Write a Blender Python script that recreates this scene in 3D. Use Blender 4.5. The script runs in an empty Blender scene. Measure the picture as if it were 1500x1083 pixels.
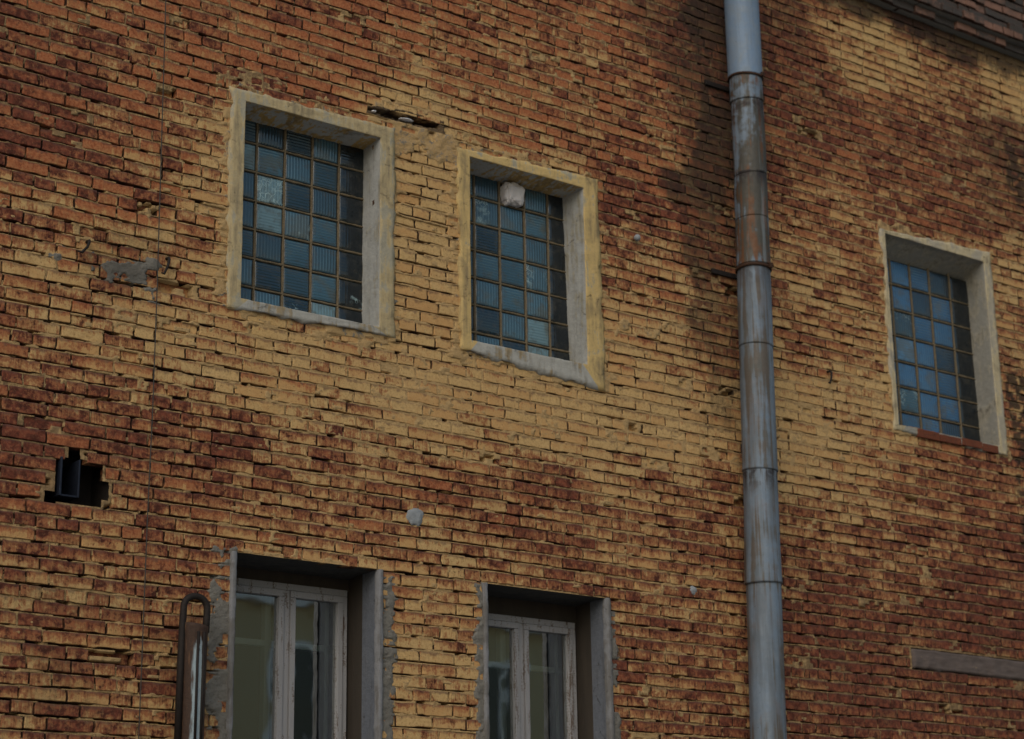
import bpy, bmesh, math, random
import numpy as np
from mathutils import Vector, Matrix

# ------------------------------------------------------------------ scene basics
S = bpy.context.scene
COL = S.collection
random.seed(7)
RNG = np.random.default_rng(11)

def tag(o, label=None, cat=None, group=None, kind=None):
    if label: o['label'] = label
    if cat: o['category'] = cat
    if group: o['group'] = group
    if kind: o['kind'] = kind
    return o

def empty(name, loc, parent=None):
    o = bpy.data.objects.new(name, None)
    COL.objects.link(o)
    o.location = loc
    o.empty_display_size = 0.2
    if parent: o.parent = parent
    return o

def link(name, me, mats, parent=None, label=None, smooth=True):
    o = bpy.data.objects.new(name, me)
    COL.objects.link(o)
    for m in (mats if isinstance(mats, (list, tuple)) else [mats]):
        me.materials.append(m)
    if smooth and len(me.polygons):
        me.polygons.foreach_set('use_smooth', np.ones(len(me.polygons), dtype=bool))
    if parent:
        o.parent = parent
        # all meshes are modelled in world metres; keep them there under a moved root
        o.matrix_parent_inverse = Matrix.Translation(-Vector(ROOTLOC.get(parent.name, (0, 0, 0))))
    if label: o['label'] = label
    return o

ROOTLOC = {}
def root(name, loc, label, cat, group=None):
    o = empty(name, loc)
    ROOTLOC[o.name] = loc
    return tag(o, label, cat, group)

def mesh_np(name, verts, quads, attrs=None, matidx=None):
    me = bpy.data.meshes.new(name)
    verts = np.asarray(verts, dtype=np.float32)
    quads = np.asarray(quads, dtype=np.int32)
    nv, nf = len(verts), len(quads)
    me.vertices.add(nv)
    me.vertices.foreach_set('co', verts.ravel())
    me.loops.add(nf * 4)
    me.loops.foreach_set('vertex_index', quads.ravel())
    me.polygons.add(nf)
    me.polygons.foreach_set('loop_start', np.arange(0, nf * 4, 4, dtype=np.int32))
    me.polygons.foreach_set('loop_total', np.full(nf, 4, dtype=np.int32))
    if matidx is not None:
        me.polygons.foreach_set('material_index', np.asarray(matidx, dtype=np.int32))
    for k, a in (attrs or {}).items():
        at = me.attributes.new(k, 'FLOAT_COLOR', 'POINT')
        at.data.foreach_set('color', np.asarray(a, dtype=np.float32).ravel())
    me.update(calc_edges=True)
    me.validate()
    return me

def grid_quads(nx, ny, off=0):
    i = np.arange(nx - 1)[:, None]; j = np.arange(ny - 1)[None, :]
    a = (i * ny + j)
    q = np.stack([a, a + ny, a + ny + 1, a + 1], -1).reshape(-1, 4)
    return q + off

# ------------------------------------------------------------------ numpy value noise
def _h(ix, iy, s):
    h = (ix.astype(np.int64) * 374761393 + iy.astype(np.int64) * 668265263 + s * 144269504) & 0xFFFFFFFF
    h = ((h ^ (h >> 13)) * 1274126177) & 0xFFFFFFFF
    h = ((h ^ (h >> 15)) * 2246822519) & 0xFFFFFFFF
    return ((h ^ (h >> 16)) & 0xFFFFFF) / float(0xFFFFFF)

def vnoise(x, y, s=0):
    x = np.asarray(x, dtype=np.float64); y = np.asarray(y, dtype=np.float64)
    ix = np.floor(x); iy = np.floor(y)
    fx = x - ix; fy = y - iy
    fx = fx * fx * (3 - 2 * fx); fy = fy * fy * (3 - 2 * fy)
    a = _h(ix, iy, s); b = _h(ix + 1, iy, s); c = _h(ix, iy + 1, s); d = _h(ix + 1, iy + 1, s)
    return (a * (1 - fx) + b * fx) * (1 - fy) + (c * (1 - fx) + d * fx) * fy

def fbm(x, y, s=0, o=3):
    t = 0; amp = 1; n = 0
    for k in range(o):
        t = t + amp * vnoise(np.asarray(x) * 2 ** k, np.asarray(y) * 2 ** k, s + 17 * k)
        n += amp; amp *= .5
    return t / n

def sstep(a, b, x):
    t = np.clip((x - a) / (b - a), 0, 1)
    return t * t * (3 - 2 * t)

# ------------------------------------------------------------------ how worn the limewash is over the facade
# (x along the wall, z height, limewash cover, share of orange washed bricks, soot) over the wall; soot raised in the low corners as painted vignette shade
SURVEY = np.array([(4.4,6.88,0.35,0.45,0.3),(5.27,7.13,0.38,0.6,0.1),(6.23,7.41,0.42,0.75,0.0),(7.3,7.71,0.42,0.75,0.0),(8.49,8.06,0.42,0.6,0.1),(9.48,8.34,0.38,0.3,0.5),(9.72,8.35,0.35,0.2,0.9),(10.64,8.67,0.38,0.2,0.5),(11.18,8.77,0.65,0.2,0.15),(12.02,9.13,0.3,0.1,0.8),(4.41,6.59,0.3,0.3,0.2),(5.28,6.82,0.36,0.65,0.0),(6.24,7.08,0.38,0.75,0.0),(7.58,7.44,0.48,0.75,0.0),(8.8,7.77,0.48,0.5,0.1),(9.67,8.0,0.4,0.3,0.7),(10.61,8.26,0.38,0.2,0.45),(11.73,8.68,0.75,0.2,0.1),(12.56,8.72,0.55,0.2,0.2),(13.28,8.85,0.85,0.1,0.1),(4.44,6.17,0.3,0.35,0.2),(5.08,6.33,0.42,0.5,0.1),(5.57,6.45,0.6,0.4,0.1),(7.13,6.81,0.8,0.4,0.2),(8.16,7.08,0.5,0.55,0.0),(9.1,7.32,0.42,0.45,0.1),(9.7,7.46,0.42,0.3,0.6),(10.71,7.71,0.36,0.22,0.3),(11.65,7.94,0.36,0.25,0.25),(13.12,8.3,0.5,0.1,0.6),(4.46,5.76,0.48,0.6,0.0),(5.09,5.9,0.46,0.6,0.0),(5.59,6.01,0.7,0.4,0.1),(7.13,6.36,0.97,0.3,0.0),(8.88,6.75,0.35,0.25,0.1),(9.4,6.86,0.45,0.5,0.1),(9.74,6.94,0.45,0.3,0.5),(10.82,7.17,0.54,0.25,0.15),(12.42,7.53,0.38,0.25,0.3),(13.12,7.69,0.5,0.2,0.5),(4.49,5.36,0.65,0.3,0.1),(4.9,5.49,0.55,0.2,0.5),(5.55,5.58,0.66,0.3,0.2),(7.13,5.89,0.97,0.3,0.0),(8.86,6.24,0.5,0.3,0.1),(9.37,6.34,0.6,0.3,0.1),(9.78,6.42,0.5,0.2,0.5),(10.77,6.62,0.62,0.15,0.1),(11.3,6.72,0.48,0.15,0.2),(13.13,7.09,0.62,0.1,0.2),(4.51,4.97,0.5,0.2,0.1),(5.13,5.08,0.66,0.3,0.1),(5.71,5.18,0.75,0.3,0.1),(6.51,5.24,0.7,0.3,0.1),(7.12,5.43,0.88,0.3,0.0),(8.9,5.75,0.72,0.3,0.2),(9.68,5.88,0.55,0.1,0.4),(10.58,6.04,0.52,0.2,0.1),(11.24,6.16,0.62,0.2,0.1),(13.05,6.48,0.58,0.2,0.3),(4.53,4.66,0.45,0.15,0.1),(5.14,4.76,0.52,0.15,0.1),(6.04,4.94,0.78,0.35,0.0),(6.52,4.94,0.66,0.3,0.0),(7.12,5.03,0.86,0.3,0.0),(7.88,5.15,0.86,0.3,0.0),(8.7,5.23,0.88,0.3,0.0),(9.52,5.46,0.76,0.25,0.15),(10.47,5.61,0.8,0.3,0.0),(11.2,5.72,0.78,0.3,0.1),(4.54,4.4,0.25,0.25,0.2),(5.16,4.52,0.28,0.25,0.1),(5.81,4.62,0.35,0.15,0.1),(6.52,4.72,0.5,0.2,0.0),(7.28,4.79,0.72,0.3,0.0),(8.1,4.91,0.82,0.3,0.0),(9.31,5.08,0.88,0.2,0.0),(10.44,5.25,0.87,0.2,0.0),(11.31,5.32,0.62,0.3,0.0),(12.56,5.38,0.45,0.3,0.1),(4.56,4.13,0.3,0.3,0.2),(5.38,4.24,0.42,0.3,0.1),(6.28,4.36,0.5,0.2,0.0),(7.28,4.53,0.4,0.2,0.0),(8.1,4.68,0.36,0.15,0.0),(8.98,4.75,0.52,0.15,0.0),(9.61,4.78,0.5,0.1,0.2),(10.62,4.92,0.66,0.2,0.0),(11.73,5.0,0.5,0.25,0.0),(12.45,5.09,0.45,0.2,0.1),(4.58,3.84,0.5,0.2,0.25),(5.18,3.9,0.5,0.2,0.2),(6.05,4.12,0.6,0.25,0.0),(7.02,4.11,0.6,0.25,0.0),(8.09,4.27,0.47,0.15,0.0),(9.27,4.36,0.47,0.12,0.1),(10.45,4.54,0.5,0.12,0.1),(11.69,4.63,0.42,0.12,0.1),(12.64,4.74,0.4,0.12,0.3),(4.59,3.54,0.56,0.12,0.36),(5.2,3.6,0.52,0.12,0.32),(7.12,3.79,0.66,0.2,0.1),(9.25,3.99,0.5,0.15,0.1),(10.55,4.11,0.38,0.08,0.25),(12.03,4.25,0.33,0.08,0.3),(4.61,3.29,0.5,0.12,0.4),(5.42,3.36,0.5,0.12,0.36),(7.22,3.5,0.66,0.25,0.1),(8.93,3.64,0.42,0.12,0.1),(9.54,3.69,0.45,0.1,0.2),(10.87,3.8,0.3,0.06,0.36),(12.37,3.92,0.32,0.06,0.4)])

def survey(x, z):
    x = np.asarray(x, dtype=np.float64).ravel(); z = np.asarray(z, dtype=np.float64).ravel()
    out = np.empty((len(x), 3))
    for s in range(0, len(x), 100000):
        dx = x[s:s + 100000, None] - SURVEY[None, :, 0]
        dz = (z[s:s + 100000, None] - SURVEY[None, :, 1]) * 1.35
        w = 1 / (dx * dx + dz * dz + .03) ** 2
        w /= w.sum(1, keepdims=True)
        out[s:s + 100000] = w @ SURVEY[:, 2:5]
    return out

def zones_at(x, z):
    """limewash, orange, soot and painted shade, with ragged edges"""
    wx = x + .25 * (fbm(x / .5, z / .3, 3) - .5)
    wz = z + .25 * (fbm(x / .5, z / .3, 4) - .5)
    r = survey(wx, wz)
    sh = np.shape(x); xf = np.ravel(x); zf = np.ravel(z)
    jag = fbm(xf / .22, zf / .5, 6, 3) - .5
    # soot that washed down beside the drainpipe, strengthened to paint in its contact shadow; tar daubed at the far right corner
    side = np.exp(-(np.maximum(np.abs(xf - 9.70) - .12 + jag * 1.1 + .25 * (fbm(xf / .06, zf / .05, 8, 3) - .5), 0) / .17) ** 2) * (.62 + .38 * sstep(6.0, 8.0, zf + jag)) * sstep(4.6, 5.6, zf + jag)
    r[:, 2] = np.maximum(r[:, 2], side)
    tar = sstep(12.80, 12.92, xf + jag * .18) * sstep(4.3, 4.8, zf) * sstep(6.35, 6.1, zf + jag * .3)
    tar = np.maximum(tar, .8 * sstep(12.95, 13.2, xf + jag * .3) * sstep(7.5, 7.8, zf) * sstep(8.45, 8.2, zf + jag * .3))
    eave = .95 * sstep(8.72, 8.98, zf + jag * .35) * sstep(10.2, 11.2, xf)
    r[:, 2] = np.maximum(r[:, 2], eave)
    spots = sstep(.40, .52, fbm(xf / .05, zf / .04, 7, 3))
    r[:, 2] = np.maximum(r[:, 2], tar * (.25 + 1.0 * spots))
    return r

# ------------------------------------------------------------------ materials
class NT:
    def __init__(self, name):
        self.m = bpy.data.materials.new(name); self.m.use_nodes = True
        self.t = self.m.node_tree; self.t.nodes.clear()
        self.out = self.t.nodes.new('ShaderNodeOutputMaterial')
        self.bsdf = self.t.nodes.new('ShaderNodeBsdfPrincipled')
        self.t.links.new(self.bsdf.outputs[0], self.out.inputs[0])
    def n(self, typ, **kw):
        nd = self.t.nodes.new(typ)
        for k, v in kw.items(): setattr(nd, k, v)
        return nd
    def put(self, sock, v):
        if v is None: return
        if isinstance(v, bpy.types.NodeSocket): self.t.links.new(v, sock)
        elif isinstance(v, (tuple, list)) and len(v) == 3 and sock.type == 'RGBA': sock.default_value = (*v, 1)
        else: sock.default_value = v
    def math(self, op, a, b=None, c=None, clamp=False):
        nd = self.n('ShaderNodeMath', operation=op, use_clamp=clamp)
        for i, v in enumerate((a, b, c)): self.put(nd.inputs[i], v)
        return nd.outputs[0]
    def add(self, *a):
        r = a[0]
        for b in a[1:]: r = self.math('ADD', r, b)
        return r
    def mul(self, a, b): return self.math('MULTIPLY', a, b)
    def amp(self, a, k, c=.5): return self.math('MULTIPLY', self.math('SUBTRACT', a, c), k)
    def ss(self, v, lo, hi, a=0., b=1.):
        nd = self.n('ShaderNodeMapRange', interpolation_type='SMOOTHSTEP')
        for i, q in enumerate((v, lo, hi, a, b)): self.put(nd.inputs[i], q)
        return nd.outputs[0]
    def mix(self, f, a, b, mode='MIX'):
        nd = self.n('ShaderNodeMix', data_type='RGBA', blend_type=mode)
        self.put(nd.inputs[0], f); self.put(nd.inputs[6], a); self.put(nd.inputs[7], b)
        return nd.outputs[2]
    def noise(self, vec, scale, detail=3., rough=.55, sc=None, dist=0.):
        if sc:
            mp = self.n('ShaderNodeMapping'); self.put(mp.inputs[0], vec); mp.inputs[3].default_value = sc
            vec = mp.outputs[0]
        nd = self.n('ShaderNodeTexNoise'); self.put(nd.inputs['Vector'], vec)
        nd.inputs['Scale'].default_value = scale; nd.inputs['Detail'].default_value = detail
        nd.inputs['Roughness'].default_value = rough; nd.inputs['Distortion'].default_value = dist
        return nd.outputs[0]
    def voro(self, vec, scale, feature='F1', sc=None):
        if sc:
            mp = self.n('ShaderNodeMapping'); self.put(mp.inputs[0], vec); mp.inputs[3].default_value = sc
            vec = mp.outputs[0]
        nd = self.n('ShaderNodeTexVoronoi', feature=feature); self.put(nd.inputs['Vector'], vec)
        nd.inputs['Scale'].default_value = scale
        return nd.outputs[0]
    def obj(self): return self.n('ShaderNodeTexCoord').outputs['Object']
    def attr(self, name):
        a = self.n('ShaderNodeAttribute', attribute_name=name)
        s = self.n('ShaderNodeSeparateColor'); self.t.links.new(a.outputs['Color'], s.inputs[0])
        return s.outputs[0], s.outputs[1], s.outputs[2], a.outputs['Alpha']
    def bump(self, h, strength=.5, dist=.004, normal=None):
        nd = self.n('ShaderNodeBump'); nd.inputs['Strength'].default_value = strength
        nd.inputs['Distance'].default_value = dist; self.put(nd.inputs['Height'], h)
        if normal is not None: self.put(nd.inputs['Normal'], normal)
        return nd.outputs[0]
    def done(self, col, rough=.9, normal=None, spec=.3, metal=0.):
        b = self.bsdf.inputs
        self.put(b['Base Color'], col); self.put(b['Roughness'], rough); self.put(b['Specular IOR Level'], spec)
        self.put(b['Metallic'], metal)
        if normal is not None: self.put(b['Normal'], normal)
        return self.m

def mat_brick(name, painted=True):
    n = NT(name); P = n.obj()
    y_, o_, d_, _ = n.attr('zones'); u, v, r1, r2 = n.attr('brk')
    n1 = n.noise(P, 2.6, 4); n2 = n.noise(P, 19, 6, .66, dist=.4); n3 = n.noise(P, 60, 6, .7); nm = n.noise(P, 7.5, 4, .6, dist=.8)
    drip = n.noise(P, 1, 4, .65, sc=(100, 30, 13)); drip2 = n.noise(P, 1, 3, .6, sc=(36, 20, 4.5))
    fine = n.noise(P, 230, 3, .65)
    # fired clay: dark plum red to orange
    om = n.ss(n.add(o_, n.amp(r2, .80), n.amp(n2, .8), n.amp(nm, .5)), .34, .70)
    dark = n.mix(n.ss(n2, .35, .65), (.064, .019, .012), (.205, .058, .032))
    orange = n.mix(n.ss(n3, .35, .65), (.250, .074, .030), (.430, .160, .068))
    clay = n.mix(om, dark, orange)
    clay = n.mix(n.mul(n.ss(n3, .50, .68), .35), clay, (.33, .17, .095))
    # ochre limewash worn back to the clay, brushed downwards, missing along the upper arris
    if painted:
        k = n.add(n.math('MULTIPLY_ADD', y_, 1.45, -.215), n.amp(r1, .36), n.amp(n1, .45), n.amp(nm, .95), n.amp(n2, 1.45), n.amp(drip, .65), n.amp(drip2, .60),
                  n.amp(n3, .8), n.mul(n.amp(v, -1., .45), n.ss(r2, .1, .9, .0, .42)), -.11)
        thin = n.ss(k, .14, .48); full = n.ss(k, .44, .68)
        ochre = n.mix(n1, (.490, .315, .125), (.600, .415, .195))
        ochre = n.mix(n.ss(n3, .42, .70), ochre, (.385, .240, .100))
        ochre = n.mix(n.mul(n.ss(n.add(n2, n.amp(r2, .5)), .40, .75), .6), ochre, (.470, .250, .095))
        washed = n.mix(n.ss(n2, .35, .65), (.430, .210, .085), (.300, .115, .050))
        col = n.mix(n.mul(thin, .72), clay, washed)
        col = n.mix(n.mul(full, .92), col, ochre)
    else:
        k = n.add(.42, n.amp(r1, .8), n.amp(n2, .9))
        col = n.mix(n.ss(k, .3, .7), (.060, .052, .048), (.210, .115, .085))
    # the sides of a brick inside the joint never took the limewash: raw grimy clay, darkened further as painted joint shade
    du = n.math('ABSOLUTE', n.math('SUBTRACT', u, .5)); dv = n.math('ABSOLUTE', n.math('SUBTRACT', v, .5))
    side = n.math('MAXIMUM', n.ss(du, .4935, .4985), n.ss(dv, .478, .495))
    col = n.mix(n.mul(side, n.ss(n.noise(P, 9, 3), .36, .56, .15, .95)), col, n.mix(n2, (.022, .012, .009), (.050, .026, .018)))
    # dust on the upper arris, purple grey grime, soot with the painted shade of the zones
    arr = n.mul(n.ss(n.add(v, n.amp(n2, 1.), n.amp(drip2, .7)), .70, 1.02), .6)
    col = n.mix(arr, col, (.088, .052, .044))
    grime_shade = n.ss(n.add(d_, n.amp(n1, .8), n.amp(n3, .6), n.amp(nm, .5), n.amp(drip2, .5)), .22, .95)
    col = n.mix(n.mul(grime_shade, .85), col, (.028, .021, .016))
    spk = n.ss(n.noise(P, 70, 5, .75), .60, .70)
    col = n.mix(n.mul(spk, .7), col, (.045, .027, .020))
    pit = n.ss(n.noise(P, 32, 5, .7), .63, .70)
    col = n.mix(n.mul(pit, .55), col, (.06, .03, .02))
    hgt = n.add(n.mul(n2, .8), n.mul(n3, .6), n.mul(fine, .35), n.mul(drip, .15), n.mul(pit, -.6), n.mul(spk, -.4))
    return n.done(col, n.ss(n3, .3, .7, .85, .97), n.bump(hgt, .9, .005), .2)

def mat_mortar(name):
    n = NT(name); P = n.obj()
    y_, o_, d_, g_ = n.attr('zones')
    n1 = n.noise(P, 3, 4); n2 = n.noise(P, 22, 5, .65); n3 = n.noise(P, 75, 5, .7)
    drip = n.noise(P, 1, 3, .6, sc=(80, 30, 8))
    base = n.mix(n2, (.125, .078, .042), (.350, .230, .115))
    ochre = n.mix(n3, (.33, .21, .095), (.52, .355, .170))
    k = n.add(n.math('MULTIPLY_ADD', y_, 1.35, -.17), n.amp(n1, .5), n.amp(n2, 1.2), n.amp(drip, .6), .07)
    col = n.mix(n.mul(n.ss(k, .34, .56), .9), base, ochre)
    cem = n.mix(n3, (.085, .078, .070), (.250, .235, .205))
    col = n.mix(n.ss(n.add(g_, n.amp(n2, .9), n.amp(n3, .5)), .38, .62), col, cem)
    grime_shade = n.ss(n.add(d_, n.amp(n1, .8), n.amp(n3, .7)), .22, .9)  # soot together with the shade painted into the zones
    col = n.mix(n.mul(grime_shade, .82), col, (.032, .024, .018))
    col = n.mix(n.mul(n.ss(n.noise(P, 60, 4, .7), .58, .68), .55), col, (.05, .034, .024))
    hgt = n.add(n.mul(n2, .8), n.mul(n3, .7), n.mul(n.noise(P, 240, 3), .3))
    return n.done(col, .95, n.bump(hgt, 1., .009), .2)

def mat_render_coat(name, wash, cement, share, strokes=0., dark=(.10, .09, .075)):
    """cement render with limewash over part of it"""
    n = NT(name); P = n.obj()
    n1 = n.noise(P, 4.5, 5, .6, dist=.6); n2 = n.noise(P, 26, 5, .65); n3 = n.noise(P, 90, 5, .7)
    run = n.noise(P, 1, 4, .6, sc=(30, 30, 2.6))
    c = n.mix(n2, tuple(q * .72 for q in cement), tuple(min(1, q * 1.2) for q in cement))
    w = n.mix(n3, tuple(q * .8 for q in wash), tuple(min(1, q * 1.15) for q in wash))
    k = n.add(share, n.amp(n1, 1.5), n.amp(n2, .5), n.amp(run, .9))
    if strokes:
        st = n.noise(P, 1, 3, .55, sc=(17, 5, 17), dist=1.2)
        k = n.add(k, n.amp(st, strokes))
    col = n.mix(n.ss(k, .40, .60), c, w)
    col = n.mix(n.mul(n.ss(n.add(n.mul(run, .5), n.mul(n1, .6)), .50, .72), .62), col, dark)
    col = n.mix(n.mul(n.ss(n3, .62, .72), .5), col, tuple(q * .7 for q in dark))
    vc = n.voro(P, 5.5, 'DISTANCE_TO_EDGE')
    crack = n.math('MULTIPLY', n.ss(n.add(vc, n.amp(n2, .25)), .0, .006, 1., 0.), n.ss(n1, .52, .60))
    col = n.mix(n.mul(crack, .25), col, (.09, .07, .05))
    return n.done(col, .9, n.bump(n.add(n.mul(n1, .8), n.mul(n2, .5), n.mul(n3, .35), n.mul(crack, -1.)), .9, .010), .2)

def mat_glassblock(name, cracked=False, mild=0., blue=0.):
    n = NT(name); P = n.obj()
    u, v, ori, rnd = n.attr('blk')
    n2 = n.noise(P, 30, 3); n1 = n.noise(P, 5, 3)
    w = n.mix(n.math('GREATER_THAN', ori, .5), u, v)
    ws = n.n('ShaderNodeSeparateColor'); n.t.links.new(w, ws.inputs[0])
    rib = n.math('SINE', n.mul(ws.outputs[0], 2 * math.pi * 9))
    du = n.math('ABSOLUTE', n.math('SUBTRACT', u, .5)); dv = n.math('ABSOLUTE', n.math('SUBTRACT', v, .5))
    ed = n.math('MAXIMUM', du, dv)
    inner = n.ss(ed, .40, .455, 1., 0.)
    plain = n.math('LESS_THAN', rnd, .16)
    ribh = n.mul(n.mul(rib, inner), n.math('SUBTRACT', 1., n.mul(plain, .8)))
    # deep glass: blue green body, darker in the pressed rim
    r_ = n.ss(rnd, .05, .95)
    col = n.mix(r_, (.006, .020, .034), (.040 - .015 * blue, .098, .140 + .075 * blue))
    col = n.mix(n.math('GREATER_THAN', rnd, .93), col, (.12, .20, .23) if not blue else (.07, .17, .29))
    lit = n.mul(n.ss(n.math('SINE', n.add(n.mul(ws.outputs[0], 2 * math.pi * 9), 1.1)), .70, 1.), inner)  # rib highlights painted into the glass colour
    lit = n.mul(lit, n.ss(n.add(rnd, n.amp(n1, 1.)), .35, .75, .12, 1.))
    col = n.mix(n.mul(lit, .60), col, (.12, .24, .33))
    col = n.mix(n.math('LESS_THAN', rnd, .04), col, (.004, .009, .014))  # right-hand column darkened in colour, standing in for the jamb mirrored there
    warm = n.mul(n.ss(n.add(n1, n.amp(rnd, .3)), .60, .74), .5)
    col = n.mix(n.mul(warm, inner), col, (.085, .078, .048))
    col = n.mix(n.ss(ed, .42, .47), col, (.006, .016, .020))
    dirt = n.ss(n.add(n2, n.mul(ed, .5)), .60, .86)
    col = n.mix(n.mul(dirt, .4), col, (.05, .045, .035))
    rough = n.ss(n2, .3, .7, .09, .24)
    h = n.add(n.mul(ribh, .55), n.mul(n1, .5))
    if cracked:
        pv = n.n('ShaderNodeMapping'); n.put(pv.inputs[0], P); pv.inputs[3].default_value = (26, 26, 26)
        e1 = n.voro(P, 24, 'DISTANCE_TO_EDGE'); e2 = n.voro(P, 60, 'DISTANCE_TO_EDGE')
        cr = n.math('MAXIMUM', n.ss(n.add(e1, n.amp(n2, .12)), .0, .045, 1., 0.), n.mul(n.ss(e2, 0., .08, 1., 0.), n.ss(n2, .45, .6)))
        frost = n.mul(n.ss(n.add(n.noise(P, 14, 4), n.amp(v, -.25)), .46, .66), .8)
        cr = n.math('MAXIMUM', n.mul(cr, n.ss(n.noise(P, 11, 2), .40, .55)), n.mul(frost, n.noise(P, 150, 3)))
        if mild: cr = n.mul(cr, n.ss(n.noise(P, 9, 2), .50, .62))
        col = n.mix(n.mul(cr, .95 - mild), col, (.36, .52, .55))
        rough = n.mix(cr, rough, (.7, .7, .7))
        h = n.add(h, n.mul(cr, .8))
    n.bsdf.inputs['IOR'].default_value = 1.65
    return n.done(col, rough, n.bump(h, .28, .006), .5)

def mat_zinc(name, rust=.35, clean=False, bands=()):
    n = NT(name); P = n.obj()
    n1 = n.noise(P, 3, 5, .6); n2 = n.noise(P, 38, 5, .65); nb = n.noise(P, 9, 5, .65, dist=.6)
    run = n.noise(P, 1, 5, .62, sc=(24, 24, .75), dist=.3); run2 = n.noise(P, 1, 4, .6, sc=(11, 11, .9))
    c = n.mix(n2, (.120, .180, .270), (.195, .275, .390)) if clean else n.mix(n2, (.105, .140, .185), (.180, .230, .295))
    c = n.mix(n.ss(nb, .35, .70), c, (.190, .235, .290))
    c = n.mix(n.mul(n.ss(run2, .42, .62), .2 if clean else .75), c, (.110, .130, .155))
    c = n.mix(n.mul(n.ss(n.add(run, n.amp(n1, .6)), .50, .64), .12 if clean else .8), c, (.085, .078, .058))
    if rust:
        c = n.mix(n.mul(n.ss(n.add(n1, n.amp(run2, 1.2), n.amp(nb, .7)), .28, .50), rust), c, (.058, .050, .036))
        c = n.mix(n.mul(n.ss(n.add(run, n.amp(nb, .5)), .48, .62), rust), c, (.120, .052, .022))
    c = n.mix(n.mul(n.ss(run2, .60, .72), .08 if clean else .45), c, (.270, .310, .340))
    if bands:
        s = n.n('ShaderNodeSeparateXYZ'); n.put(s.inputs[0], P)
        for z0, z1, k in bands:        # grime that gathered and ran below the joints
            b_ = n.mul(n.ss(s.outputs[2], z0, z1), n.ss(s.outputs[2], z1 + .004, z1 + .012, 1., 0.))
            b_ = n.mul(b_, n.ss(n.add(run2, n.amp(nb, 1.), n.amp(run, .8)), .36, .58))
            c = n.mix(n.mul(b_, k), c, (.020, .016, .018))
    c = n.mix(n.mul(n.ss(n.noise(P, 55, 4, .7), .66, .72), .6), c, (.04, .03, .025))
    return n.done(c, n.ss(n2, .3, .7, .52, .72), n.bump(n.add(n.mul(nb, .8), n.mul(n2, .4)), .5, .006), .4, .18)

def mat_simple(name, a, b, scale=20., rough=.8, metal=0., bump=.5, c=None, cshare=.6, spec=.3, sc=None):
    n = NT(name); P = n.obj()
    n1 = n.noise(P, scale, 5, .62, sc=sc); n2 = n.noise(P, scale * 4, 4, .65)
    col = n.mix(n1, a, b)
    if c: col = n.mix(n.ss(n.add(n1, n.amp(n2, .6)), cshare, cshare + .12), col, c)
    return n.done(col, rough, n.bump(n.add(n1, n.mul(n2, .5)), bump, .005), spec, metal)

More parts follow.
